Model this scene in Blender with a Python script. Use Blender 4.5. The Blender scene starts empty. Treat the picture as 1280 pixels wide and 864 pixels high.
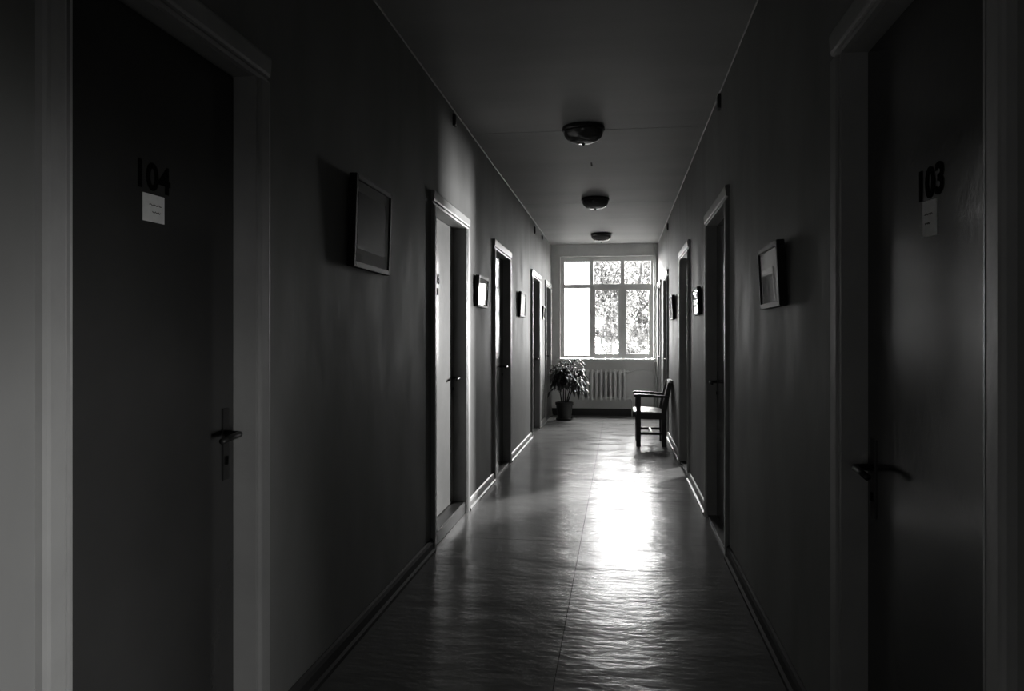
import bpy, bmesh, math, random
from mathutils import Vector, Matrix
random.seed(7)
SC = bpy.context.scene
COL = SC.collection

# ------------------------------------------------------------------ camera
FPX = 1000.0
TH = math.atan(133.5 / FPX)
EYE = 1.25
cam_d = bpy.data.cameras.new('camera'); cam = bpy.data.objects.new('camera', cam_d); COL.objects.link(cam)
cam.location = (0, 0, EYE); cam.rotation_euler = (math.pi / 2, 0, TH)
cam_d.sensor_width = 36; cam_d.lens = FPX / 1280 * 36; cam_d.shift_y = -9 / 1280; cam_d.clip_start = 0.02
SC.camera = cam

# ------------------------------------------------------------------ world, exposure
W = bpy.data.worlds.new('world'); SC.world = W; W.use_nodes = True
bg = W.node_tree.nodes['Background']; bg.inputs[0].default_value = (1.0, 0.995, 0.985, 1); bg.inputs[1].default_value = 165.0
SC.view_settings.view_transform = 'Standard'; SC.view_settings.look = 'None'
SC.view_settings.exposure = -1.35; SC.view_settings.gamma = 1; SC.view_settings.use_curve_mapping = False
SC.cycles.max_bounces = 10; SC.cycles.diffuse_bounces = 5; SC.cycles.glossy_bounces = 5
SC.cycles.transparent_max_bounces = 16; SC.cycles.sample_clamp_indirect = 6.0
SC.cycles.caustics_reflective = True; SC.cycles.use_denoising = True

def area(name, loc, target, sx, sy, power, spread=180, portal=False):
    l = bpy.data.lights.new(name, 'AREA'); l.shape = 'RECTANGLE'; l.size = sx; l.size_y = sy
    l.energy = power; l.spread = math.radians(spread); l.color = (1, 0.995, 0.985)
    o = bpy.data.objects.new(name, l); COL.objects.link(o); o.location = loc
    d = Vector(target) - Vector(loc); o.rotation_euler = d.to_track_quat('-Z', 'Y').to_euler()
    if portal: l.cycles.is_portal = True
    return o

XL, XR, YE, YB, H = -1.09, 0.62, 13.0, -2.6, 2.77
area('sky_portal', (-0.18, YE + 0.34, 1.755), (-0.18, 0, 1.755), 1.6, 1.75, 1, portal=True)
# daylight of the room behind the camera on the right (through an unseen low hatch, shaped for the light)
area('side_room_daylight', (2.15, -0.30, 0.40), (XL, 1.5, 0.5), 0.9, 0.6, 62, 110)
area('corridor_back_fill', (-0.2, YB + 0.05, 0.8), (-0.2, 3, 0.9), 0.8, 1.0, 6.0, 180)  # added fill in front of the solid back wall, lifts the door jambs
# added narrow lamp behind the right-hand door set ajar, casts the left-wall band
area('open_room_band_lamp', (2.45, 10.1, 1.55), (-1.09, 5.40, 1.05), 0.16, 0.5, 160, 60)

# ------------------------------------------------------------------ materials
def mat(name, col, rough=0.5, spec=0.5, metal=0.0, mottle=0.0, mscale=3.0, bump=0.0, bscale=30.0, stretch=(1, 1, 1), rvar=0.0, coat=0.0, coat_r=0.1):
    m = bpy.data.materials.new(name); m.use_nodes = True; nt = m.node_tree; b = nt.nodes['Principled BSDF']
    c = (col, col, col * 0.985, 1) if not isinstance(col, tuple) else col + (1,)
    b.inputs['Base Color'].default_value = c; b.inputs['Roughness'].default_value = rough
    b.inputs['Specular IOR Level'].default_value = spec; b.inputs['Metallic'].default_value = metal
    b.inputs['Coat Weight'].default_value = coat; b.inputs['Coat Roughness'].default_value = coat_r
    if mottle or bump or rvar:
        g = nt.nodes.new('ShaderNodeNewGeometry'); mp = nt.nodes.new('ShaderNodeMapping'); mp.inputs['Scale'].default_value = stretch
        nt.links.new(g.outputs['Position'], mp.inputs['Vector'])
    def noise(s, d=5):
        n = nt.nodes.new('ShaderNodeTexNoise'); n.inputs['Scale'].default_value = s; n.inputs['Detail'].default_value = d
        nt.links.new(mp.outputs[0], n.inputs['Vector']); return n
    if mottle:
        n = noise(mscale); r = nt.nodes.new('ShaderNodeMapRange')
        r.inputs['From Min'].default_value = 0.3; r.inputs['From Max'].default_value = 0.7
        r.inputs['To Min'].default_value = 1 - mottle; r.inputs['To Max'].default_value = 1 + mottle
        nt.links.new(n.outputs['Fac'], r.inputs['Value'])
        mx = nt.nodes.new('ShaderNodeVectorMath'); mx.operation = 'SCALE'; mx.inputs[0].default_value = c[:3]
        nt.links.new(r.outputs[0], mx.inputs['Scale']); nt.links.new(mx.outputs[0], b.inputs['Base Color'])
    if rvar:
        n = noise(mscale * 1.7); r = nt.nodes.new('ShaderNodeMapRange')
        r.inputs['From Min'].default_value = 0.3; r.inputs['From Max'].default_value = 0.7
        r.inputs['To Min'].default_value = max(0.02, rough - rvar); r.inputs['To Max'].default_value = rough + rvar
        nt.links.new(n.outputs['Fac'], r.inputs['Value']); nt.links.new(r.outputs[0], b.inputs['Roughness'])
    if bump:
        n = noise(bscale, 3); bp = nt.nodes.new('ShaderNodeBump'); bp.inputs['Strength'].default_value = bump; bp.inputs['Distance'].default_value = 0.01
        nt.links.new(n.outputs['Fac'], bp.inputs['Height']); nt.links.new(bp.outputs[0], b.inputs['Normal'])
    return m

M = {}
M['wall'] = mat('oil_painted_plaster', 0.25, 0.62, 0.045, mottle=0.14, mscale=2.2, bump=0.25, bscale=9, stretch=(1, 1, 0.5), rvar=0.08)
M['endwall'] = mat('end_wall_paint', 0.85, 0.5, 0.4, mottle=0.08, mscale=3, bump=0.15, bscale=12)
M['ceiling'] = mat('ceiling_whitewash', 0.38, 0.5, 0.22, mottle=0.10, mscale=1.5, bump=0.15, bscale=7, stretch=(0.4, 1.5, 1))
M['trim'] = mat('painted_wood_trim', 0.34, 0.45, 0.35, mottle=0.08, mscale=6, bump=0.12, bscale=25)
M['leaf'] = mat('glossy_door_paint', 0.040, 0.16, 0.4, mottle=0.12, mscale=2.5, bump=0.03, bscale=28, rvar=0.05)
M['window'] = mat('white_window_paint', 0.8, 0.4, 0.5, mottle=0.04, mscale=8)
M['dark_wood'] = mat('dark_varnished_wood', 0.022, 0.3, 0.5, mottle=0.25, mscale=9, stretch=(1, 1, 4))
M['seat'] = mat('worn_seat_vinyl', 0.30, 0.28, 0.6, mottle=0.12, mscale=12)
M['radiator'] = mat('radiator_enamel', 0.85, 0.35, 0.5)
M['dark_metal'] = mat('dark_metal', 0.03, 0.35, 0.5, metal=0.4)
M['steel'] = mat('worn_steel', 0.28, 0.28, 0.5, metal=0.9)
M['dark_steel'] = mat('tarnished_steel', 0.05, 0.3, 0.5, metal=0.7)
M['black_frame'] = mat('black_frame_lacquer', 0.012, 0.55, 0.25)
M['mount'] = mat('picture_mount_card', 0.5, 0.7, 0.2)
M['print_dark'] = mat('dark_print', 0.012, 0.5, 0.3, mottle=0.7, mscale=14)
M['print_light'] = mat('pale_print', 0.55, 0.5, 0.3, mottle=0.35, mscale=18)
M['leaf_pale'] = mat('pale_door_paint', 0.34, 0.22, 0.5, mottle=0.12, mscale=3, bump=0.05, bscale=28)  # paler leaf colour, used on one door
M['screed'] = mat('dusty_screed', 0.015, 0.9, 0.1)
M['paper'] = mat('paper', 0.85, 0.7, 0.2, mottle=0.06, mscale=40)
M['ink'] = mat('black_ink', 0.004, 0.9, 0.05)
M['pot'] = mat('dark_plastic_pot', 0.018, 0.4, 0.5, mottle=0.1, mscale=20)
M['dark_skirting'] = mat('dark_near_skirting', 0.05, 0.75, 0.1)
M['soil'] = mat('soil', 0.02, 0.9, 0.1, mottle=0.4, mscale=60)
M['plant'] = mat('glossy_dark_leaf', 0.02, 0.28, 0.6, mottle=0.3, mscale=30)
M['stem'] = mat('plant_stem', 0.03, 0.6, 0.3)
M['plinth'] = mat('dark_plinth_paint', 0.03, 0.35, 0.4)
M['threshold'] = mat('worn_threshold_wood', 0.05, 0.35, 0.5, mottle=0.3, mscale=8)
M['shade'] = mat('frosted_lamp_glass', 0.05, 0.12, 0.9)
M['tree_leaf'] = mat('hazy_tree_leaf', 0.040, 0.7, 0.2, mottle=0.6, mscale=3)
M['tree_leaf_dark'] = mat('shrub_leaf', 0.018, 0.7, 0.2, mottle=0.5, mscale=3)
M['bark'] = mat('bark', 0.015, 0.9, 0.1, mottle=0.3, mscale=9)
M['grass'] = mat('grass_ground', 0.80, 0.9, 0.1, mottle=0.3, mscale=1.5)
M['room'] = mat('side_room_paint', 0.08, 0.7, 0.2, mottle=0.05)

def floor_mat():
    m = mat('old_linoleum', 0.22, 0.21, 0.09, mottle=0.10, mscale=2.0, rvar=0.03)
    nt = m.node_tree; b = nt.nodes['Principled BSDF']
    g = nt.nodes.new('ShaderNodeNewGeometry')
    def n(scale, st, det):
        mp = nt.nodes.new('ShaderNodeMapping'); mp.inputs['Scale'].default_value = st
        t = nt.nodes.new('ShaderNodeTexNoise'); t.inputs['Scale'].default_value = scale; t.inputs['Detail'].default_value = det
        nt.links.new(g.outputs['Position'], mp.inputs['Vector']); nt.links.new(mp.outputs[0], t.inputs['Vector']); return t
    a = n(1.6, (1.0, 2.2, 1), 2); c = n(20, (0.6, 1.3, 1), 5)
    b1 = nt.nodes.new('ShaderNodeBump'); b1.inputs['Strength'].default_value = 0.6; b1.inputs['Distance'].default_value = 0.016
    b2 = nt.nodes.new('ShaderNodeBump'); b2.inputs['Strength'].default_value = 0.7; b2.inputs['Distance'].default_value = 0.004
    nt.links.new(a.outputs['Fac'], b1.inputs['Height']); nt.links.new(c.outputs['Fac'], b2.inputs['Height'])
    nt.links.new(b1.outputs[0], b2.inputs['Normal']); nt.links.new(b2.outputs[0], b.inputs['Normal'])
    return m
M['floor'] = floor_mat()

def glass_mat(name, tint=0.96, ior=1.45):
    m = bpy.data.materials.new(name); m.use_nodes = True; nt = m.node_tree; nt.nodes.clear()
    out = nt.nodes.new('ShaderNodeOutputMaterial'); mix = nt.nodes.new('ShaderNodeMixShader')
    t = nt.nodes.new('ShaderNodeBsdfTransparent'); t.inputs[0].default_value = (tint, tint, tint, 1)
    g = nt.nodes.new('ShaderNodeBsdfGlossy'); g.inputs['Roughness'].default_value = 0.02
    f = nt.nodes.new('ShaderNodeFresnel'); f.inputs[0].default_value = 1.45
    gm = nt.nodes.new('ShaderNodeNewGeometry'); io = nt.nodes.new('ShaderNodeMapRange')   # thin pane: same reflectance from both faces
    io.inputs['To Min'].default_value = ior; io.inputs['To Max'].default_value = 1 / ior
    nt.links.new(gm.outputs['Backfacing'], io.inputs['Value']); nt.links.new(io.outputs[0], f.inputs[0])
    nt.links.new(f.outputs[0], mix.inputs[0]); nt.links.new(t.outputs[0], mix.inputs[1]); nt.links.new(g.outputs[0], mix.inputs[2])
    nt.links.new(mix.outputs[0], out.inputs[0]); return m
M['glass'] = glass_mat('window_glass'); M['picture_glass'] = glass_mat('matt_picture_glass', 0.97, 1.15)

def curtain_mat():
    m = bpy.data.materials.new('net_curtain'); m.use_nodes = True; nt = m.node_tree; nt.nodes.clear()
    out = nt.nodes.new('ShaderNodeOutputMaterial'); mix = nt.nodes.new('ShaderNodeMixShader'); mix.inputs[0].default_value = 0.06
    t = nt.nodes.new('ShaderNodeBsdfTranslucent'); t.inputs[0].default_value = (0.5, 0.5, 0.495, 1)
    g = nt.nodes.new('ShaderNodeBsdfTransparent'); g.inputs[0].default_value = (0.95, 0.95, 0.95, 1)
    nt.links.new(t.outputs[0], mix.inputs[1]); nt.links.new(g.outputs[0], mix.inputs[2]); nt.links.new(mix.outputs[0], out.inputs[0])
    return m
M['curtain'] = curtain_mat()

# ------------------------------------------------------------------ helpers
def link(name, bm, m, parent=None, smooth=False, bevel=0.0, loc=None):
    if bevel:
        bmesh.ops.bevel(bm, geom=[e for e in bm.edges], offset=bevel, segments=2, affect='EDGES', clamp_overlap=True)
    me = bpy.data.meshes.new(name)
    bmesh.ops.recalc_face_normals(bm, faces=bm.faces)
    if loc is not None: bmesh.ops.translate(bm, verts=bm.verts, vec=-Vector(loc))
    bm.to_mesh(me); bm.free()
    if smooth:
        for p in me.polygons: p.use_smooth = True
    me.materials.append(m if not isinstance(m, str) else M[m])
    o = bpy.data.objects.new(name, me); COL.objects.link(o)
    if loc is not None: o.location = loc
    if parent is not None:
        o.parent = parent
    return o

def box(bm, x0, x1, y0, y1, z0, z1):
    vs = [bm.verts.new((x, y, z)) for x in (x0, x1) for y in (y0, y1) for z in (z0, z1)]
    for f in ((0, 1, 3, 2), (4, 6, 7, 5), (0, 4, 5, 1), (2, 3, 7, 6), (0, 2, 6, 4), (1, 5, 7, 3)):
        bm.faces.new([vs[i] for i in f])
    return vs

def B(name, x0, x1, y0, y1, z0, z1, m, parent=None, bevel=0.0):
    bm = bmesh.new(); box(bm, min(x0, x1), max(x0, x1), min(y0, y1), max(y0, y1), z0, z1)
    return link(name, bm, m, parent, bevel=bevel)

def prism(bm, pts, a, b, fn):
    """profile pts extruded from a to b; fn(u, v, t) -> point"""
    r0 = [bm.verts.new(fn(u, v, a)) for u, v in pts]; r1 = [bm.verts.new(fn(u, v, b)) for u, v in pts]
    n = len(pts)
    for i in range(n): bm.faces.new((r0[i], r0[(i + 1) % n], r1[(i + 1) % n], r1[i]))
    bm.faces.new(r0); bm.faces.new(list(reversed(r1)))

def lathe(bm, prof, c, seg=32, cap=True):
    rings = []
    for r, z in prof:
        rings.append([bm.verts.new((c[0] + r * math.cos(2 * math.pi * i / seg), c[1] + r * math.sin(2 * math.pi * i / seg), c[2] + z)) for i in range(seg)])
    for a, b in zip(rings, rings[1:]):
        for i in range(seg): bm.faces.new((a[i], a[(i + 1) % seg], b[(i + 1) % seg], b[i]))
    if cap:
        bm.faces.new(rings[0]); bm.faces.new(list(reversed(rings[-1])))

def tube(bm, pts, radii, seg=8):
    pts = [Vector(p) for p in pts]
    if not hasattr(radii, '__len__'): radii = [radii] * len(pts)
    rings = []
    for i, p in enumerate(pts):
        d = (pts[min(i + 1, len(pts) - 1)] - pts[max(i - 1, 0)]).normalized()
        q = d.to_track_quat('Z', 'Y')
        rings.append([bm.verts.new(p + q @ Vector((radii[i] * math.cos(2 * math.pi * k / seg), radii[i] * math.sin(2 * math.pi * k / seg), 0))) for k in range(seg)])
    for a, b in zip(rings, rings[1:]):
        for k in range(seg): bm.faces.new((a[k], a[(k + 1) % seg], b[(k + 1) % seg], b[k]))
    bm.faces.new(rings[0]); bm.faces.new(list(reversed(rings[-1])))

def empty(name, loc=(0, 0, 0), **kw):
    o = bpy.data.objects.new(name, None); COL.objects.link(o); o.location = loc
    for k, v in kw.items(): o[k] = v
    return o
def tag(o, label=None, cat=None, group=None, kind=None):
    if label: o['label'] = label
    if cat: o['category'] = cat
    if group: o['group'] = group
    if kind: o['kind'] = kind
    return o
def settle(root):
    """children were modelled in world space: shift them under the root's location"""
    for o in list(COL.objects):
        if o.parent == root:
            o.location = o.location - root.location

# ------------------------------------------------------------------ doors' data (outer casing extents along the corridor)
DOORS = [  # number, side, y0, y1
    (1, -1, 1.375, 2.355), (2, 1, 1.35, 2.385),
    (3, -1, 4.58, 5.71), (4, 1, 4.65, 5.80),
    (5, -1, 6.90, 7.99), (6, 1, 7.18, 8.25),
    (7, -1, 9.95, 11.05), (8, 1, 10.22, 11.26),
    (9, -1, 11.84, 12.86), (10, 1, 11.95, 12.88)]
CW = 0.085          # casing width
ZT = 2.035          # clear opening height
REC = 0.055         # leaf recess
TK = 0.20           # wall thickness

def side_wall(name, side, openings, m):
    face = XL if side < 0 else XR
    bm = bmesh.new(); y = YB
    def bx(y0, y1, z0, z1, u0=0, u1=TK):
        a, b = face + side * u0, face + side * u1
        box(bm, min(a, b), max(a, b), y0, y1, z0, z1)
    for y0, y1, zt, through in openings:
        bx(y, y0, 0, H)
        bx(y0, y1, zt, H)
        if not through: bx(y0, y1, 0, zt, 0.13, TK)
        y = y1
    bx(y, YE + 0.4, 0, H)
    o = link(name, bm, m); o['kind'] = 'structure'
    return o
ol = [(a + CW - 0.02, b - CW + 0.02, ZT + 0.02, False) for n, s, a, b in DOORS if s < 0]
orr = [(-0.30, 0.90, 0.90, True)] + [(a + CW - 0.02, b - CW + 0.02, ZT + 0.02, n == 6) for n, s, a, b in DOORS if s > 0]  # leading opening: unseen low hatch, top lowered to shape the side-room light
side_wall('wall_left', -1, ol, 'wall')
side_wall('wall_right', 1, orr, 'wall')

# end wall with window opening
WX0, WX1, WZ0, WZ1 = -0.958, 0.592, 0.905, 2.59
bm = bmesh.new()
box(bm, XL - TK, WX0, YE, YE + 0.3, 0, H); box(bm, WX1, XR + TK, YE, YE + 0.3, 0, H)
box(bm, WX0, WX1, YE, YE + 0.3, 0, WZ0); box(bm, WX0, WX1, YE, YE + 0.3, WZ1, H)
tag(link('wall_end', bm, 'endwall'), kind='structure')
tag(B('wall_back', XL - TK, XR + TK, YB - 0.2, YB, 0, H, 'wall'), kind='structure')

# ceiling: concrete slabs with recessed joints
ce = B('ceiling', XL - TK, XR + TK, YB - 0.2, YE + 0.4, H + 0.012, H + 0.2, 'ceiling'); ce['kind'] = 'structure'
js = [YB, -0.2, 2.84, 5.86, 9.02, YE]
for a, b in zip(js, js[1:]):
    B('ceiling_slab', XL, XR, a + 0.004, b - 0.004, H, H + 0.0125, 'ceiling', ce, bevel=0.002)
# floor: screed with linoleum sheets
fl = B('floor', XL - TK, XR + TK, YB - 0.2, YE + 0.4, -0.2, -0.004, 'screed'); fl['kind'] = 'structure'
SX = -0.232
for x0, x1, js in ((XL - 0.1, SX, [YB, 1.35, 4.93, 8.35, 11.6, YE]), (SX + 0.0012, XR + 0.1, [YB, 2.0, 4.93, 8.1, 11.4, YE])):
    for a, b in zip(js, js[1:]):
        B('linoleum_sheet', x0, x1 - 0.0015, a + 0.0015, b, -0.004, 0.0, 'floor', fl)

# trims along the ceiling edge
for nm, x, s in (('trim_1', XL, 1), ('trim_2', XR, -1)):
    bm = bmesh.new(); prism(bm, [(0, 0), (0.006, 0), (0.004, -0.004), (0, -0.006)], YB, YE, lambda u, v, t: (x + s * u, t, H + v))
    tag(link(nm, bm, 'trim'), kind='structure')

# baseboards
for nm, side, face in (('baseboard_left', -1, XL), ('baseboard_right', 1, XR)):
    root = empty(nm, kind='structure')
    ys = [YB if side < 0 else 0.9]
    for n, s, a, b in DOORS:
        if s == side: ys += [a, b]
    ys.append(YE)
    for a, b in zip(ys[::2], ys[1::2]):
        bm = bmesh.new()
        prism(bm, [(0, 0), (0.030, 0), (0.030, 0.016), (0.018, 0.022), (0.018, 0.058), (0.012, 0.072), (0.004, 0.078), (0, 0.078)], a + 0.001, b - 0.001,
              lambda u, v, t: (face - side * u, t, v))
        link('skirting_board', bm, 'dark_skirting' if b < 5 else 'trim', root)  # near boards get a darker colour than the far ones
# dark plinth below the radiator
tag(B('baseboard_end', XL, XR, YE - 0.02, YE, 0, 0.115, 'plinth', bevel=0.002), kind='structure')

# ------------------------------------------------------------------ text as mesh
def text_mesh(name, s, size, m, parent, mw, offset=0.0, depth=0.0004):
    cu = bpy.data.curves.new(name, 'FONT'); cu.body = s; cu.size = size; cu.align_x = 'CENTER'; cu.align_y = 'CENTER'
    cu.extrude = depth; cu.offset = offset; cu.resolution_u = 4
    t = bpy.data.objects.new('tmp', cu); COL.objects.link(t)
    bpy.context.view_layer.update()
    me = bpy.data.meshes.new_from_object(t.evaluated_get(bpy.context.evaluated_depsgraph_get()))
    bpy.data.objects.remove(t); me.name = name; me.materials.clear(); me.materials.append(M[m])
    me.transform(mw)
    o = bpy.data.objects.new(name, me); COL.objects.link(o); o.parent = parent
    return o

# ------------------------------------------------------------------ doors
PROF = [(0, 0), (0, 0.014), (0.010, 0.016), (0.013, 0.009), (0.018, 0.009), (0.022, 0.018), (0.030, 0.021), (CW - 0.012, 0.024), (CW - 0.004, 0.022), (CW, 0.015), (CW, 0)]
def build_door(n, side, y0, y1, number=None, notice=None, angle=0, handle_z=0.97, thr=0.018, label='', REC=0.055, lm='leaf'):
    face = XL if side < 0 else XR
    X = lambda u: face + side * u            # u: depth into the wall
    root = empty('door_%d' % n, (X(0), (y0 + y1) / 2, 0), kind='structure', label=label)
    c0, c1 = y0 + CW, y1 - CW
    # casings: profile (w from inner edge outward, thickness)
    for sgn, ce_ in ((-1, c0), (1, c1)):
        bm = bmesh.new(); prism(bm, PROF, 0, ZT + 0.001, lambda w, t, z: (X(-t), ce_ + sgn * w, z)); link('casing_strip', bm, 'trim', root)
    bm = bmesh.new(); prism(bm, PROF, y0 - 0.004, y1 + 0.004, lambda w, t, y: (X(-t), y, ZT + 0.001 + w)); link('casing_strip', bm, 'trim', root)
    # lining
    bm = bmesh.new()
    D = 0.1285
    def bx(u0, u1, a, b, z0, z1): box(bm, min(X(u0), X(u1)), max(X(u0), X(u1)), a, b, z0, z1)
    bx(0.0, D, c0 - 0.02, c0, 0, ZT + 0.02); bx(0.0, D, c1, c1 + 0.02, 0, ZT + 0.02); bx(0.0, D, c0, c1, ZT, ZT + 0.02)
    if not angle:   # rebate stops behind the leaf
        bx(REC + 0.04, D, c0, c0 + 0.015, 0, ZT); bx(REC + 0.04, D, c1 - 0.015, c1, 0, ZT); bx(REC + 0.04, D, c0, c1, ZT - 0.015, ZT)
    link('door_lining', bm, 'trim', root)
    bm = bmesh.new(); bx(-0.004, D, c0, c1, 0, thr); link('threshold', bm, 'threshold', root, bevel=0.004 if thr > .03 else .002)
    # leaf
    bm = bmesh.new(); bx(REC, REC + 0.038, c0 + 0.003, c1 - 0.003, thr + 0.004, ZT - 0.003)
    leaf = link('door_leaf', bm, lm, root, bevel=0.0015)
    parts = [leaf]
    # handle near the far edge
    hy = c1 - 0.055
    bm = bmesh.new(); bx(REC - 0.004, REC + 0.001, hy - 0.019, hy + 0.019, handle_z - 0.135, handle_z + 0.075)
    hb = link('door_handle', bm, 'dark_steel', leaf, bevel=0.0015); hb['label'] = 'worn metal lever handle on a tall backplate'
    bm = bmesh.new()
    tube(bm, [(X(REC - 0.003), hy, handle_z), (X(REC - 0.03), hy, handle_z), (X(REC - 0.047), hy - 0.004, handle_z), (X(REC - 0.052), hy - 0.018, handle_z),
              (X(REC - 0.052), hy - 0.06, handle_z - 0.002), (X(REC - 0.050), hy - 0.115, handle_z - 0.008)], [0.011, 0.009, 0.0095, 0.0095, 0.0085, 0.009], 10)
    lever = link('lever', bm, 'dark_metal', hb, smooth=True)
    bm = bmesh.new(); bx(REC - 0.0075, REC - 0.003, hy - 0.006, hy + 0.006, handle_z - 0.09, handle_z - 0.066); kh = link('keyhole', bm, 'ink', hb)
    # number and notice
    cy = (c0 + c1) / 2
    R = Matrix(((0, 0, -side, 0), (-side * -1 if False else side * -1 * -1, 0, 0, 0), (0, 1, 0, 0), (0, 0, 0, 1)))
    if side < 0: R = Matrix(((0, 0, 1, 0), (1, 0, 0, 0), (0, 1, 0, 0), (0, 0, 0, 1)))
    else: R = Matrix(((0, 0, -1, 0), (-1, 0, 0, 0), (0, 1, 0, 0), (0, 0, 0, 1)))
    if number:
        txt, ty, tz, sx = number
        t = text_mesh('door_number', txt, 0.092, 'ink', leaf, Matrix.Translation((X(REC - 0.0012), ty, tz)) @ R @ Matrix.Diagonal((sx, 1, 1, 1)), offset=0.0028)
        t['label'] = 'black stencilled number %s' % txt
    if notice:
        ny, nz, w, h, tilt, pm = notice
        bm = bmesh.new()
        for v in box(bm, min(X(REC - 0.0018), X(REC - 0.0004)), max(X(REC - 0.0018), X(REC - 0.0004)), ny - w / 2, ny + w / 2, nz - h / 2, nz + h / 2):
            v.co.z += tilt * (v.co.y - ny)
        pp = link('paper_notice', bm, pm, leaf); pp['label'] = 'small paper notice with two faint handwritten lines' if pm == 'paper' else 'small dark sign under the number'
        if pm == 'paper':
            bm = bmesh.new()
            for k, (a, b, zz) in enumerate(((-0.22, 0.34, 0.12), (-0.08, 0.30, -0.14))):
                pts = []
                q = 9
                for i in range(q):
                    yy = ny + w * (a + (b - a) * i / (q - 1)); pts.append((X(REC - 0.0021), yy, nz + h * zz + 0.0022 * math.sin(i * 2.3 + k) + tilt * (yy - ny)))
                tube(bm, pts, 0.0009, 4)
            link('handwriting', bm, 'ink', pp)
    # hinges on the near edge
    for hz in (0.28, 1.75):
        bm = bmesh.new(); tube(bm, [(X(REC - 0.006), c0 + 0.004, hz - 0.045), (X(REC - 0.006), c0 + 0.004, hz + 0.045)], 0.007, 8)
        link('hinge', bm, 'trim', root, smooth=False)
    settle(root)
    if angle:
        piv = Matrix.Translation((side * (REC + 0.01), c0 - (y0 + y1) / 2, 0))
        leaf.matrix_basis = piv @ Matrix.Rotation(-side * math.radians(angle), 4, 'Z') @ piv.inverted() @ leaf.matrix_basis
    return root

# numbers sit at the leaf's middle; positions taken from the photograph
build_door(1, -1, *DOORS[0][2:], number=('104', 1.845, 1.646, 1.15), notice=(1.85, 1.572, 0.092, 0.068, 0.02, 'paper'), label='dark glossy door 104 with a paper notice')
build_door(2, 1, *DOORS[1][2:], number=('103', 1.855, 1.588, 1.15), notice=(1.855, 1.513, 0.080, 0.078, 0.06, 'paper'), handle_z=0.905, label='dark glossy door 103 with a paper notice')
build_door(3, -1, *DOORS[2][2:], number=('106', 5.08, 1.635, 1.15), notice=(5.09, 1.555, 0.08, 0.045, 0, 'ink'), thr=0.085, REC=0.082, lm='leaf_pale', label='glossy door with a paler leaf, first after door 104 on the left')
build_door(4, 1, *DOORS[3][2:], handle_z=0.95, label='dark door opposite, first after door 103 on the right')
build_door(5, -1, *DOORS[4][2:], label='third dark door on the left wall')
build_door(6, 1, *DOORS[5][2:], angle=25, label='third door on the right wall, set ajar for the added light band')  # opened only so the added lamp reaches the left wall
build_door(7, -1, *DOORS[6][2:], label='fourth door on the left wall')
build_door(8, 1, *DOORS[7][2:], label='fourth door on the right wall behind the armchair')
build_door(9, -1, *DOORS[8][2:], label='last door on the left wall beside the plant')
build_door(10, 1, *DOORS[9][2:], label='last door on the right wall beside the window')

# side rooms (shells only, closed boxes behind the right wall)
def room(name, x0, x1, y0, y1, m):
    bm = bmesh.new(); t = 0.12
    box(bm, x1, x1 + t, y0 - t, y1 + t, -0.01, H); box(bm, x0, x1, y0 - t, y0, -0.01, H); box(bm, x0, x1, y1, y1 + t, -0.01, H)
    box(bm, x0, x1 + t, y0 - t, y1 + t, H, H + t); box(bm, x0, x1 + t, y0 - t, y1 + t, -0.12, -0.01)
    return tag(link(name, bm, m), kind='structure')
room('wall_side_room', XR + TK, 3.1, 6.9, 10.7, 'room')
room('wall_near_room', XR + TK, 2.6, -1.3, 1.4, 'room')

# ------------------------------------------------------------------ window
kx, kz = 0.01290, 0.01302
wx = lambda px: (px - 773.5) * kx
wz = lambda py: EYE + (423 - py) * kz
YW = YE + 0.10
win = empty('window_1', (-0.18, YW, WZ0), kind='structure', label='white three-bay window with a transom row')
FX0, FX1, FZ0, FZ1 = WX0 + 0.012, WX1 - 0.012, WZ0 + 0.02, WZ1 - 0.012
def frame_piece(name, x0, x1, z0, z1, d=0.07, off=0.0, p=win, bevel=0.004):
    return B(name, x0, x1, YW + off, YW + off + d, z0, z1, 'window', p, bevel=bevel)
X_, Z_ = [wx(705), wx(737.2), wx(741.8), wx(775.6), wx(780.4), wx(813.2)], None
frame_piece('frame_stile', FX0, X_[0], FZ0, FZ1); frame_piece('frame_stile', X_[5], FX1, FZ0, FZ1)
frame_piece('frame_rail', X_[0], X_[5], wz(326.6), FZ1); frame_piece('frame_rail', X_[0], X_[5], FZ0, wz(444.5))
frame_piece('transom_rail', X_[0], X_[5], wz(360), wz(355.3), 0.075, -0.008)
for a, b in ((1, 2), (3, 4)):
    frame_piece('mullion', X_[a], X_[b], wz(355.3), wz(326.6)); frame_piece('mullion', X_[a], X_[b], wz(444.5), wz(360))
panes = [(X_[0], X_[1], wz(355.3), wz(326.6)), (X_[2], X_[3], wz(355.3), wz(326.6)), (X_[4], X_[5], wz(355.3), wz(326.6)), (X_[0], X_[1], wz(444.5), wz(360))]
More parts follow.
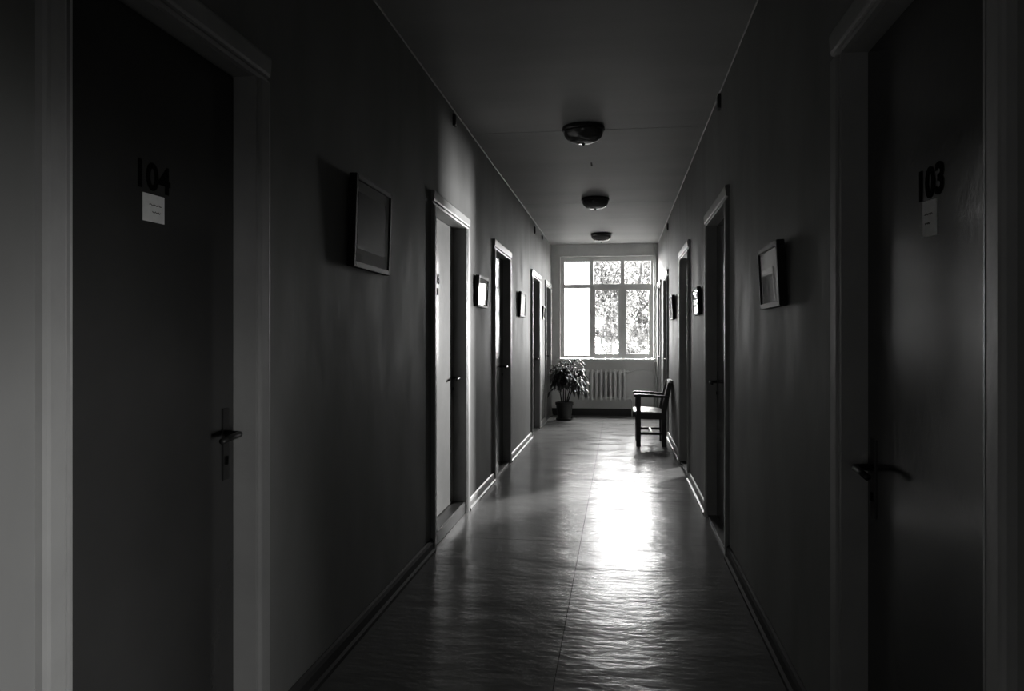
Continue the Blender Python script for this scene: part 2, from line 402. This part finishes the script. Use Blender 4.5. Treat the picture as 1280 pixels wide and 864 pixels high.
for (a, b) in ((X_[2] - .012, X_[3] + .012), (X_[4] - .012, X_[5] + 0.012)):
    s = empty('sash', ((a + b) / 2, 0, wz(402)) ); s.parent = win
    z0, z1 = wz(446), wz(359.5); w = 0.045
    tmp = []
    for nm, r in (('sash_stile', (a, a + w, z0, z1)), ('sash_stile', (b - w, b, z0, z1)), ('sash_rail', (a + w, b - w, z0, z0 + w)), ('sash_rail', (a + w, b - w, z1 - w, z1))):
        tmp.append(frame_piece(nm, *r, d=0.03, off=-0.024, p=s, bevel=0.006))
    tmp.append(B('pane', a + w - .005, b - w + .005, YW - 0.012, YW - 0.008, z0 + w - .005, z1 - w + .005, 'glass', s))
    bm = bmesh.new(); box(bm, a + 0.012, a + 0.03, YW - 0.042, YW - 0.024, wz(408), wz(402)); box(bm, a + 0.012, a + 0.085, YW - 0.054, YW - 0.042, wz(405.6), wz(404.2))
    tmp.append(link('sash_latch', bm, 'radiator', s, bevel=0.002))
    for o in tmp: o.location = o.location - Vector((s.location.x, YW - YW, s.location.z))
for a, b, z0, z1 in panes:
    B('pane', a - .004, b + .004, YW + 0.03, YW + 0.034, z0 - .004, z1 + .004, 'glass', win)
# window-sill and reveal lining
B('window_sill', WX0 - 0.03, WX1 + 0.02, YE - 0.09, YW, WZ0 - 0.026, WZ0 + 0.012, 'window', win, bevel=0.005)
for r in ((WX0 - .006, WX0 + 0.012, WZ0, WZ1), (WX1 - 0.012, WX1 + .006, WZ0, WZ1), (WX0, WX1, WZ1 - 0.012, WZ1 + .006)):
    B('reveal_board', r[0], r[1], YE - 0.012, YW + 0.1, r[2], r[3], 'window', win, bevel=0.002)
for o in list(COL.objects):
    if o.parent == win:
        o.location = o.location - win.location
# net curtain behind the left bay
bm = bmesh.new(); n = 60; rows = []
for i in range(n + 1):
    x = X_[0] - 0.01 + (X_[1] - X_[0] + 0.02) * i / n; y = YW + 0.12 + 0.018 * math.sin(i * 0.95) + 0.006 * math.sin(i * 2.3)
    rows.append((bm.verts.new((x, y, FZ0 + 0.01)), bm.verts.new((x, y, FZ1 - 0.02))))
for a, b in zip(rows, rows[1:]): bm.faces.new((a[0], b[0], b[1], a[1]))
tag(link('net_curtain', bm, 'curtain', smooth=True), 'sheer white net curtain hanging behind the left bay of the window', 'curtain')
bm = bmesh.new(); tube(bm, [(X_[0] - 0.03, YW + 0.12, FZ1 - 0.02), (X_[1] + 0.02, YW + 0.12, FZ1 - 0.02)], 0.006)
tag(link('curtain_wire', bm, 'steel'), 'thin wire holding up the net curtain at the window top', 'wire')

# ------------------------------------------------------------------ radiator
rad = empty('radiator', (-0.2, YE - 0.09, 0.2)); tag(rad, 'white cast-iron radiator with vertical sections under the window', 'radiator')
RX = [(728.2 + 5.85 * k - 773.5) * 0.01275 for k in range(10)]
def rad_section():
    bm = bmesh.new(); yc = YE - 0.09; z0, z1 = 0.245, 0.755
    for dy in (-0.045, 0.045):
        tube(bm, [(0, yc + dy, z0 + .01), (0, yc + dy, z0 + .04), (0, yc + dy, z1 - 0.04), (0, yc + dy, z1 - .01)], [0.014, 0.0215, 0.0215, 0.014], 10)
    box(bm, -0.005, 0.005, yc - 0.045, yc + 0.045, z0 + .03, z1 - .03)
    for z in (z0 + 0.045, z1 - 0.045):
        v = bmesh.ops.create_cube(bm, size=1)['verts']
        bmesh.ops.scale(bm, vec=(0.044, 0.10, 0.07), verts=v); bmesh.ops.translate(bm, vec=(0, yc, z), verts=v)
        tube(bm, [(-0.0373, yc, z), (0.0373, yc, z)], 0.022, 10)
    return bm
first = None
for x in RX:
    if first is None:
        first = link('radiator_section', rad_section(), 'radiator', rad, smooth=False)
        o = first
    else:
        o = first.copy(); COL.objects.link(o); o.parent = rad
    o.location = Vector((x, 0, 0)) - rad.location
for z in (0.29, 0.71):
    bm = bmesh.new(); lathe(bm, [(0.022, 0), (0.026, 0.004), (0.026, 0.03), (0.012, 0.034)], (0, 0, 0), 12)
    bmesh.ops.rotate(bm, matrix=Matrix.Rotation(math.pi / 2, 3, 'Y'), verts=bm.verts); bmesh.ops.translate(bm, vec=(RX[-1] + 0.035, YE - 0.09, z), verts=bm.verts)
    o = link('end_plug', bm, 'radiator', rad); o.location = -rad.location
for x in (RX[1], RX[-2]):
    bm = bmesh.new(); box(bm, x - .01, x + .01, YE - 0.12, YE + 0.002, 0.305, 0.32); o = link('wall_bracket', bm, 'radiator', rad); o.location = -rad.location
bm = bmesh.new()
tube(bm, [(RX[-1] + 0.072, YE - 0.09, 0.71), (RX[-1] + 0.10, YE - 0.088, 0.715), (RX[-1] + 0.16, YE - 0.05, 0.735), (0.50, YE - 0.045, 0.737), (0.552, YE - 0.045, 0.737)], 0.0095)
tube(bm, [(RX[-1] + 0.072, YE - 0.09, 0.29), (RX[-1] + 0.10, YE - 0.088, 0.285), (RX[-1] + 0.115, YE - 0.075, 0.25), (RX[-1] + 0.115, YE - 0.06, 0.0)], 0.0095)
tube(bm, [(0.558, YE - 0.045, 0.0), (0.558, YE - 0.045, 2.76)], 0.012)
tag(link('heating_pipe', bm, 'endwall', smooth=True), 'thin painted heating pipe from the radiator to the right-hand corner riser', 'pipe')

# ------------------------------------------------------------------ ceiling lamps
def lamp(y, label, x=-0.252):
    r = empty('ceiling_lamp', (x, y, H)); tag(r, label, 'ceiling lamp')
    bm = bmesh.new(); lathe(bm, [(0.02, 0), (0.135, 0), (0.15, -0.006), (0.153, -0.028), (0.146, -0.036), (0.12, -0.034)], (0, 0, 0), 40)
    link('base_ring', bm, 'dark_metal', r, smooth=False)
    bm = bmesh.new(); pr = [(0.144, -0.034)]
    for i in range(1, 13):
        a = i / 12 * math.pi / 2; pr.append((max(0.143 * math.cos(a) ** 0.85, 0.004), -0.036 - 0.088 * math.sin(a)))
    lathe(bm, pr, (0, 0, 0), 48); link('glass_shade', bm, 'shade', r, smooth=True)
    bm = bmesh.new(); lathe(bm, [(0.004, -0.12), (0.010, -0.124), (0.011, -0.130), (0.006, -0.135), (0.002, -0.139)], (0, 0, 0), 12)
    link('finial', bm, 'dark_metal', r, smooth=True)
    return r
lamp(5.76, 'round ceiling lamp nearest the viewer, bright lower rim')
lamp(8.70, 'middle one of the three round ceiling lamps')
lamp(11.67, 'round ceiling lamp farthest away, just in front of the window')
# ceiling hook
bm = bmesh.new(); tube(bm, [(-0.235, 6.95 + 0, H), (-0.235, 6.95, H - 0.02), (-0.228, 6.95, H - 0.03)], 0.006, 8)
tag(link('ceiling_hook', bm, 'steel'), 'tiny metal hook in the ceiling between the first and second lamp', 'hook')

# ------------------------------------------------------------------ pictures
def picture(side, y0, y1, z0, z1, label, mount, pr, th=0.030, fw=0.018, margins=(0.04, 0.04, 0.045, 0.06), lean=0.012, light_frame=False, group=None):
    face = XL if side < 0 else XR
    yc, zc = (y0 + y1) / 2, z0
    r = empty('framed_picture', (face - side * 0.002, yc, z0)); tag(r, label, 'picture', group)
    def bx(nm, u0, u1, a, b, c, d, m, bv=0.0, p=r):
        bm = bmesh.new(); box(bm, min(-side * u0, -side * u1), max(-side * u0, -side * u1), a - yc, b - yc, c - z0, d - z0)
        return link(nm, bm, m, p, bevel=bv)
    fm = 'black_frame'
    bx('frame_side', 0, th, y0, y0 + fw, z0, z1, fm, 0.002); bx('frame_side', 0, th, y1 - fw, y1, z0, z1, fm, 0.002)
    bx('frame_side', 0, th, y0 + fw, y1 - fw, z1 - fw, z1, fm, 0.002); bx('frame_side', 0, th, y0 + fw, y1 - fw, z0, z0 + fw, fm, 0.002)
    bx('mount_card', 0.002, th - 0.010, y0 + fw, y1 - fw, z0 + fw, z1 - fw, mount)
    ml, mr, mt, mb = margins
    bx('picture_print', th - 0.010, th - 0.0085, y0 + fw + ml, y1 - fw - mr, z0 + fw + mb, z1 - fw - mt, pr)
    bx('pane', th - 0.006, th - 0.004, y0 + fw, y1 - fw, z0 + fw, z1 - fw, 'picture_glass')
    r.rotation_euler[1] = -side * 0 + (math.asin(lean / (z1 - z0)) if side < 0 else -math.asin(lean / (z1 - z0)))
    return r
picture(-1, 3.11, 3.62, 1.543, 1.920, 'large black-framed picture with pale mount and dark print on the left wall nearest the viewer', 'mount', 'print_dark', 0.032, 0.022, (0.03, 0.05, 0.045, 0.055))
picture(1, 3.06, 3.47, 1.372, 1.618, 'black-framed dark picture on the right wall nearest the viewer', 'print_dark', 'print_dark', 0.030, 0.020, (0.03, 0.03, 0.02, 0.03))
picture(-1, 5.98, 6.44, 1.495, 1.735, 'black-framed pale picture on the left wall just past the first door beyond door 104', 'mount', 'print_light', 0.03, 0.02, (0.05, 0.05, 0.03, 0.03))
picture(-1, 8.62, 9.08, 1.49, 1.765, 'pale picture in a dark frame on the left wall between the third and fourth doors', 'mount', 'print_light', 0.03, 0.02, (0.05, 0.05, 0.03, 0.03))
picture(-1, 11.28, 11.56, 1.52, 1.71, 'small dark picture on the left wall before the last door', 'print_dark', 'print_dark', 0.025, 0.02, (0.02, 0.02, 0.02, 0.02))
picture(1, 6.10, 6.52, 1.43, 1.64, 'pale picture on the right wall between the second and third doors', 'mount', 'print_light', 0.03, 0.02, (0.04, 0.04, 0.02, 0.02))
picture(1, 8.90, 9.36, 1.46, 1.73, 'dark-framed picture on the right wall above the armchair', 'mount', 'print_dark', 0.035, 0.022, (0.05, 0.05, 0.03, 0.03))

# ------------------------------------------------------------------ small wall boxes under the ceiling
for side, y, z0, z1, w, lab in ((-1, 5.22, 2.66, 2.74, 0.05, 'small dark cable box high on the left wall before the nearest lamp'),
                                (-1, 10.35, 2.61, 2.70, 0.10, 'small dark cable box high on the left wall above the fourth door'),
                                (-1, 11.38, 2.66, 2.72, 0.08, 'smallest dark cable box high on the left wall near the window'),
                                (1, 5.05, 2.66, 2.75, 0.07, 'small dark cable box high on the right wall above the second door'),
                                (1, 10.3, 2.62, 2.70, 0.10, 'small dark cable box high on the right wall near the window')):
    face = XL if side < 0 else XR
    bm = bmesh.new(); box(bm, min(face, face - side * 0.018), max(face, face - side * 0.018), y - w / 2, y + w / 2, z0, z1)
    box(bm, min(face - side * .018, face - side * 0.022), max(face - side * .018, face - side * 0.022), y - w / 2 + .008, y + w / 2 - .008, z0 + .008, z1 - .008)
    tag(link('cable_box', bm, 'plinth', bevel=0.002), lab, 'cable box')

# ------------------------------------------------------------------ armchair (faces the left wall)
def armchair():
    ya, yb = 9.33, 9.92      # near / far side
    xf, xr = 0.20, 0.575
    r = empty('armchair', ((xf + xr) / 2, (ya + yb) / 2, 0)); tag(r, 'dark wooden armchair with worn padded seat against the right wall', 'armchair')
    P = r.location
    def k(nm, bm, m, **kw):
        o = link(nm, bm, m, r, **kw); o.location = -P; return o
    def bx(nm, x0, x1, y0, y1, z0, z1, m='dark_wood', bv=0.004):
        bm = bmesh.new(); box(bm, x0, x1, y0, y1, z0, z1); return k(nm, bm, m, bevel=bv)
    t = 0.052
    for s, y in ((0, ya), (1, yb - t)):
        bx('leg', xf, xf + t, y, y + t, 0, 0.575)
        bm = bmesh.new()   # rear leg: upright then raked back
        prism(bm, [(xr - 0.085, 0), (xr - 0.03, 0), (xr - 0.035, 0.40), (xr + 0.032, 0.735), (xr - 0.012, 0.745), (xr - 0.09, 0.42)], y + 0.004, y + t - 0.006, lambda u, v, q: (u, q, v))
        k('leg', bm, 'dark_wood', bevel=0.004)
        bm = bmesh.new()
        prism(bm, [(xf - 0.035, 0.585), (xf - 0.015, 0.572), (xr - 0.03, 0.562), (xr + 0.0, 0.587), (xf + 0.1, 0.604), (xf - 0.02, 0.606)], y - 0.006, y + t + 0.006, lambda u, v, q: (u, q, v))
        k('armrest', bm, 'dark_wood', bevel=0.004)
        bx('side_rail', xf + t, xr - 0.06, y + 0.012, y + 0.036, 0.315, 0.385)
        bx('stretcher', xf + t, xr - 0.06, y + 0.014, y + 0.036, 0.135, 0.165)
    bx('front_rail', xf + 0.008, xf + 0.034, ya + t, yb - t, 0.315, 0.385)
    bx('rear_rail', xr - 0.075, xr - 0.05, ya + t, yb - t, 0.315, 0.385)
    bx('stretcher', xf + 0.16, xf + 0.185, ya + 0.03, yb - 0.03, 0.135, 0.165)
    # seat pad, crowned
    bm = bmesh.new(); nx, ny = 12, 12; x0, x1, y0, y1 = xf - 0.03, xr - 0.07, ya + 0.01, yb - 0.01
    top = [[bm.verts.new((x0 + (x1 - x0) * i / nx, y0 + (y1 - y0) * j / ny, 0.408 - 0.012 * i / nx + 0.022 * (1 - (2 * i / nx - 1) ** 4) * (1 - (2 * j / ny - 1) ** 4))) for j in range(ny + 1)] for i in range(nx + 1)]
    for i in range(nx):
        for j in range(ny): bm.faces.new((top[i][j], top[i + 1][j], top[i + 1][j + 1], top[i][j + 1]))
    ex = bmesh.ops.extrude_face_region(bm, geom=bm.faces[:])
    for v in [e for e in ex['geom'] if isinstance(e, bmesh.types.BMVert)]: v.co.z = 0.382
    # keep the pad clear of the posts
    for v in bm.verts:
        if v.co.y < ya + t + 0.002 or v.co.y > yb - t - 0.002:
            pass
    k('seat', bm, 'seat', smooth=False)
    # back: two rails and a padded panel leaning on the raked posts
    def raked(nm, z0, z1, th, m, yy0, yy1, off=0.0):
        f = lambda z: xr - 0.06 + (z - 0.42) * 0.205 + off
        bm = bmesh.new(); prism(bm, [(f(z0), z0), (f(z0) + th, z0), (f(z1) + th, z1), (f(z1), z1)], yy0, yy1, lambda u, v, q: (u, q, v)); return k(nm, bm, m, bevel=0.004)
    raked('back_rail', 0.44, 0.49, 0.022, 'dark_wood', ya + t - .002, yb - t + .002)
    raked('back_rail', 0.69, 0.745, 0.024, 'dark_wood', ya + t - .002, yb - t + .002)
    raked('back_pad', 0.485, 0.70, 0.026, 'seat', ya + t + 0.02, yb - t - 0.02)
    raked('back_highlight', 0.735, 0.762, 0.04, 'radiator', ya + 0.11, yb - 0.10, -0.004)['label'] = 'pale strip painted as light caught on the top of the back'  # white strip stands in for light catching the upholstery top
    return r
armchair()

# ------------------------------------------------------------------ potted plant
def plant():
    c = Vector((-0.825, 12.22, 0)); r = empty('potted_plant', c); tag(r, 'bushy dark-leaved plant in a dark pot on the floor left of the radiator', 'plant')
    bm = bmesh.new(); lathe(bm, [(0.085, 0.012), (0.10, 0.014), (0.128, 0.235), (0.138, 0.237), (0.140, 0.275), (0.130, 0.276), (0.124, 0.24)], (0, 0, 0), 32, cap=False)
    vs = bm.verts[:]; link('pot', bm, 'pot', r, smooth=False)
    bm = bmesh.new(); lathe(bm, [(0.09, 0), (0.122, 0.0), (0.132, 0.032), (0.126, 0.033), (0.118, 0.01), (0.09, 0.008)], (0, 0, 0), 32); link('saucer', bm, 'pot', r, smooth=False)
    bm = bmesh.new(); lathe(bm, [(0.02, 0.256), (0.08, 0.254), (0.1245, 0.246), (0.122, 0.236), (0.02, 0.234)], (0, 0, 0), 24); link('soil', bm, 'soil', r)
    rnd = random.Random(11)
    tips = []
    stems = []
    for i in range(6):
        a = i * 1.05 + 0.3; rr = 0.035 + 0.02 * rnd.random()
        p0 = Vector((rr * math.cos(a), rr * math.sin(a), 0.245)); top = Vector((0.13 * math.cos(a) + 0.015, 0.12 * math.sin(a), 0.56 + 0.12 * rnd.random()))
        mid = (p0 + top) / 2 + Vector((rnd.uniform(-.02, .02), rnd.uniform(-.02, .02), 0))
        bm = bmesh.new(); tube(bm, [p0, mid, top], [0.011, 0.009, 0.006], 8); link('stem', bm, 'stem', r, smooth=True)
        stems.append(top); stems.append(mid + Vector((0, 0, 0.1)))
    bt = bmesh.new(); bl = bmesh.new()
    for i in range(125):
        s = stems[i % len(stems)]
        # target point on an ellipsoidal crown
        u = rnd.uniform(-0.75, 1); a = rnd.uniform(0, 2 * math.pi); rr = math.sqrt(1 - u * u) if u > 0 else math.sqrt(1 - 0.6 * u * u)
        k = rnd.uniform(0.45, 1.0)
        e = Vector((0.05 + 0.335 * rr * math.cos(a) * k, 0.30 * rr * math.sin(a) * k - 0.10, 0.665 + (0.31 if u > 0 else 0.40) * u * k))
        if e.x < -0.235: e.x = -0.235 + rnd.uniform(0, .05)
        m = (s + e) / 2 + Vector((0, 0, 0.05)); tube(bt, [s, m, e], [0.004, 0.003, 0.002], 5)
        ax = (e - s); ax.z *= 0.5; ax = ax.normalized() if ax.length > .001 else Vector((0, 0, 1))
        for j in range(9):
            t = 0.35 + 0.65 * j / 8; b = s.lerp(m, t * 2) if t < .5 else m.lerp(e, t * 2 - 1)
            d = (ax + Vector((rnd.uniform(-1, 1), rnd.uniform(-1, 1), rnd.uniform(-0.9, 0.6)))).normalized()
            L = rnd.uniform(0.06, 0.105); w = L * rnd.uniform(0.17, 0.25)
            sd = d.cross(Vector((0, 0, 1))); sd = sd.normalized() if sd.length > .01 else Vector((1, 0, 0))
            up = sd.cross(d)
            pts = []
            for q, wq in ((0, 0.15), (0.3, 1.0), (0.65, 0.8), (1.0, 0.05)):
                cpt = b + d * L * q - Vector((0, 0, L * 0.55 * q * q))
                pts.append((cpt - sd * w * wq + up * w * .3 * wq, cpt, cpt + sd * w * wq + up * w * .3 * wq))
            if max(p.x for tr in pts for p in tr) + c.x > -0.42 or min(p.x for tr in pts for p in tr) + c.x < -1.078: continue
            vv = [[bl.verts.new(p) for p in tr] for tr in pts]
            for A, Bq in zip(vv, vv[1:]):
                bl.faces.new((A[0], A[1], Bq[1], Bq[0])); bl.faces.new((A[1], A[2], Bq[2], Bq[1]))
    link('twigs', bt, 'stem', r)['kind'] = 'stuff'
    link('foliage', bl, 'plant', r)['kind'] = 'stuff'
plant()

# ------------------------------------------------------------------ outdoors
g = B('grass_ground', -30, 30, YE + 0.45, 60, -0.75, -0.65, 'grass'); tag(g, 'pale grassy ground outside the window', 'ground', kind='structure')
def tree(x, y, base, h, rx, rz, seed, m, nm, label, n=2600, ls=0.09, trunk=True, group=None):
    rnd = random.Random(seed); r = empty(nm, (x, y, -0.65)); tag(r, label, 'tree' if trunk else 'shrub', group)
    cz = base + 0.65
    if trunk:
        bm = bmesh.new(); tube(bm, [(0, 0, 0), (0.05, 0, cz * 0.6), (0.0, 0.05, cz + rz * .3), (0.1, 0, cz + rz)], [0.10, 0.08, 0.05, 0.02], 8); link('trunk', bm, 'bark', r, smooth=True)
    else:
        bm = bmesh.new()
        for i in range(5): tube(bm, [(rnd.uniform(-.1, .1), rnd.uniform(-.1, .1), 0), (rnd.uniform(-rx, rx) * .4, rnd.uniform(-.3, .3), cz)], [0.02, 0.01], 6)
        link('branches', bm, 'bark', r)
    br = []
    bb = bmesh.new()
    for i in range(34):
        d = Vector((rnd.uniform(-1, 1) * rx, rnd.uniform(-1, 1) * rx * 0.6, rnd.uniform(-0.8, 1) * rz)); br.append((d * 0.85, rnd.uniform(0.25, 0.5) * min(rx, rz)))
        tube(bb, [(0.02, 0.02, cz - rz * .2), Vector((0, 0, cz)) + d * .45 + Vector((0, 0, .08)), Vector((0, 0, cz)) + d * .85], [0.03, 0.018, 0.006], 5)
    if trunk: link('branches', bb, 'bark', r)
    else: bb.free()
    bl = bmesh.new()
    for i in range(n):
        c_, rr = br[i % len(br)]
        p = Vector((rnd.gauss(0, 1), rnd.gauss(0, 1), rnd.gauss(0, 1))).normalized() * rr * rnd.random() ** 0.5 * 1.25 + c_ + Vector((0, 0, cz))
        if p.z < 0.02: p.z = 0.02 + rnd.random() * .2
        q = Vector((rnd.uniform(-1, 1), rnd.uniform(-1, 1), rnd.uniform(-1, 1))).to_track_quat('X', 'Z'); s = ls * rnd.uniform(0.6, 1.3)
        v = [bl.verts.new(p + q @ Vector(k)) for k in ((-s * .5, 0, 0), (0, -s * .22, 0), (s * .5, 0, 0), (0, s * .22, 0))]
        bl.faces.new(v)
    link('foliage', bl, m, r)['kind'] = 'stuff'
tree(0.3, 27.5, 2.6, 3, 1.9, 2.1, 21, 'tree_leaf', 'garden_tree', 'broad pale tree farthest outside behind both panes', 16000, 0.17)
tree(-0.27, 18.8, 2.10, 3, 0.60, 1.15, 3, 'tree_leaf', 'garden_tree', 'pale leafy tree outside behind the middle pane', 9000, 0.085)
tree(0.52, 21.2, 2.2, 3, 0.66, 1.3, 5, 'tree_leaf', 'garden_tree', 'pale leafy tree outside behind the right pane', 9500, 0.09)
tree(-0.25, 16.6, 1.36, 1, 0.36, 0.20, 8, 'tree_leaf_dark', 'garden_shrub', 'darker rounded shrub outside low behind the middle pane', 2600, 0.055, False)
tree(0.62, 17.3, 1.38, 1, 0.36, 0.15, 9, 'tree_leaf_dark', 'garden_shrub', 'darker low shrub outside behind the right pane', 1700, 0.055, False)
tree(0.1, 15.0, 0.90, 1, 0.80, 0.22, 10, 'tree_leaf', 'garden_shrub', 'pale low bush outside along the window sill line', 3600, 0.06, False)
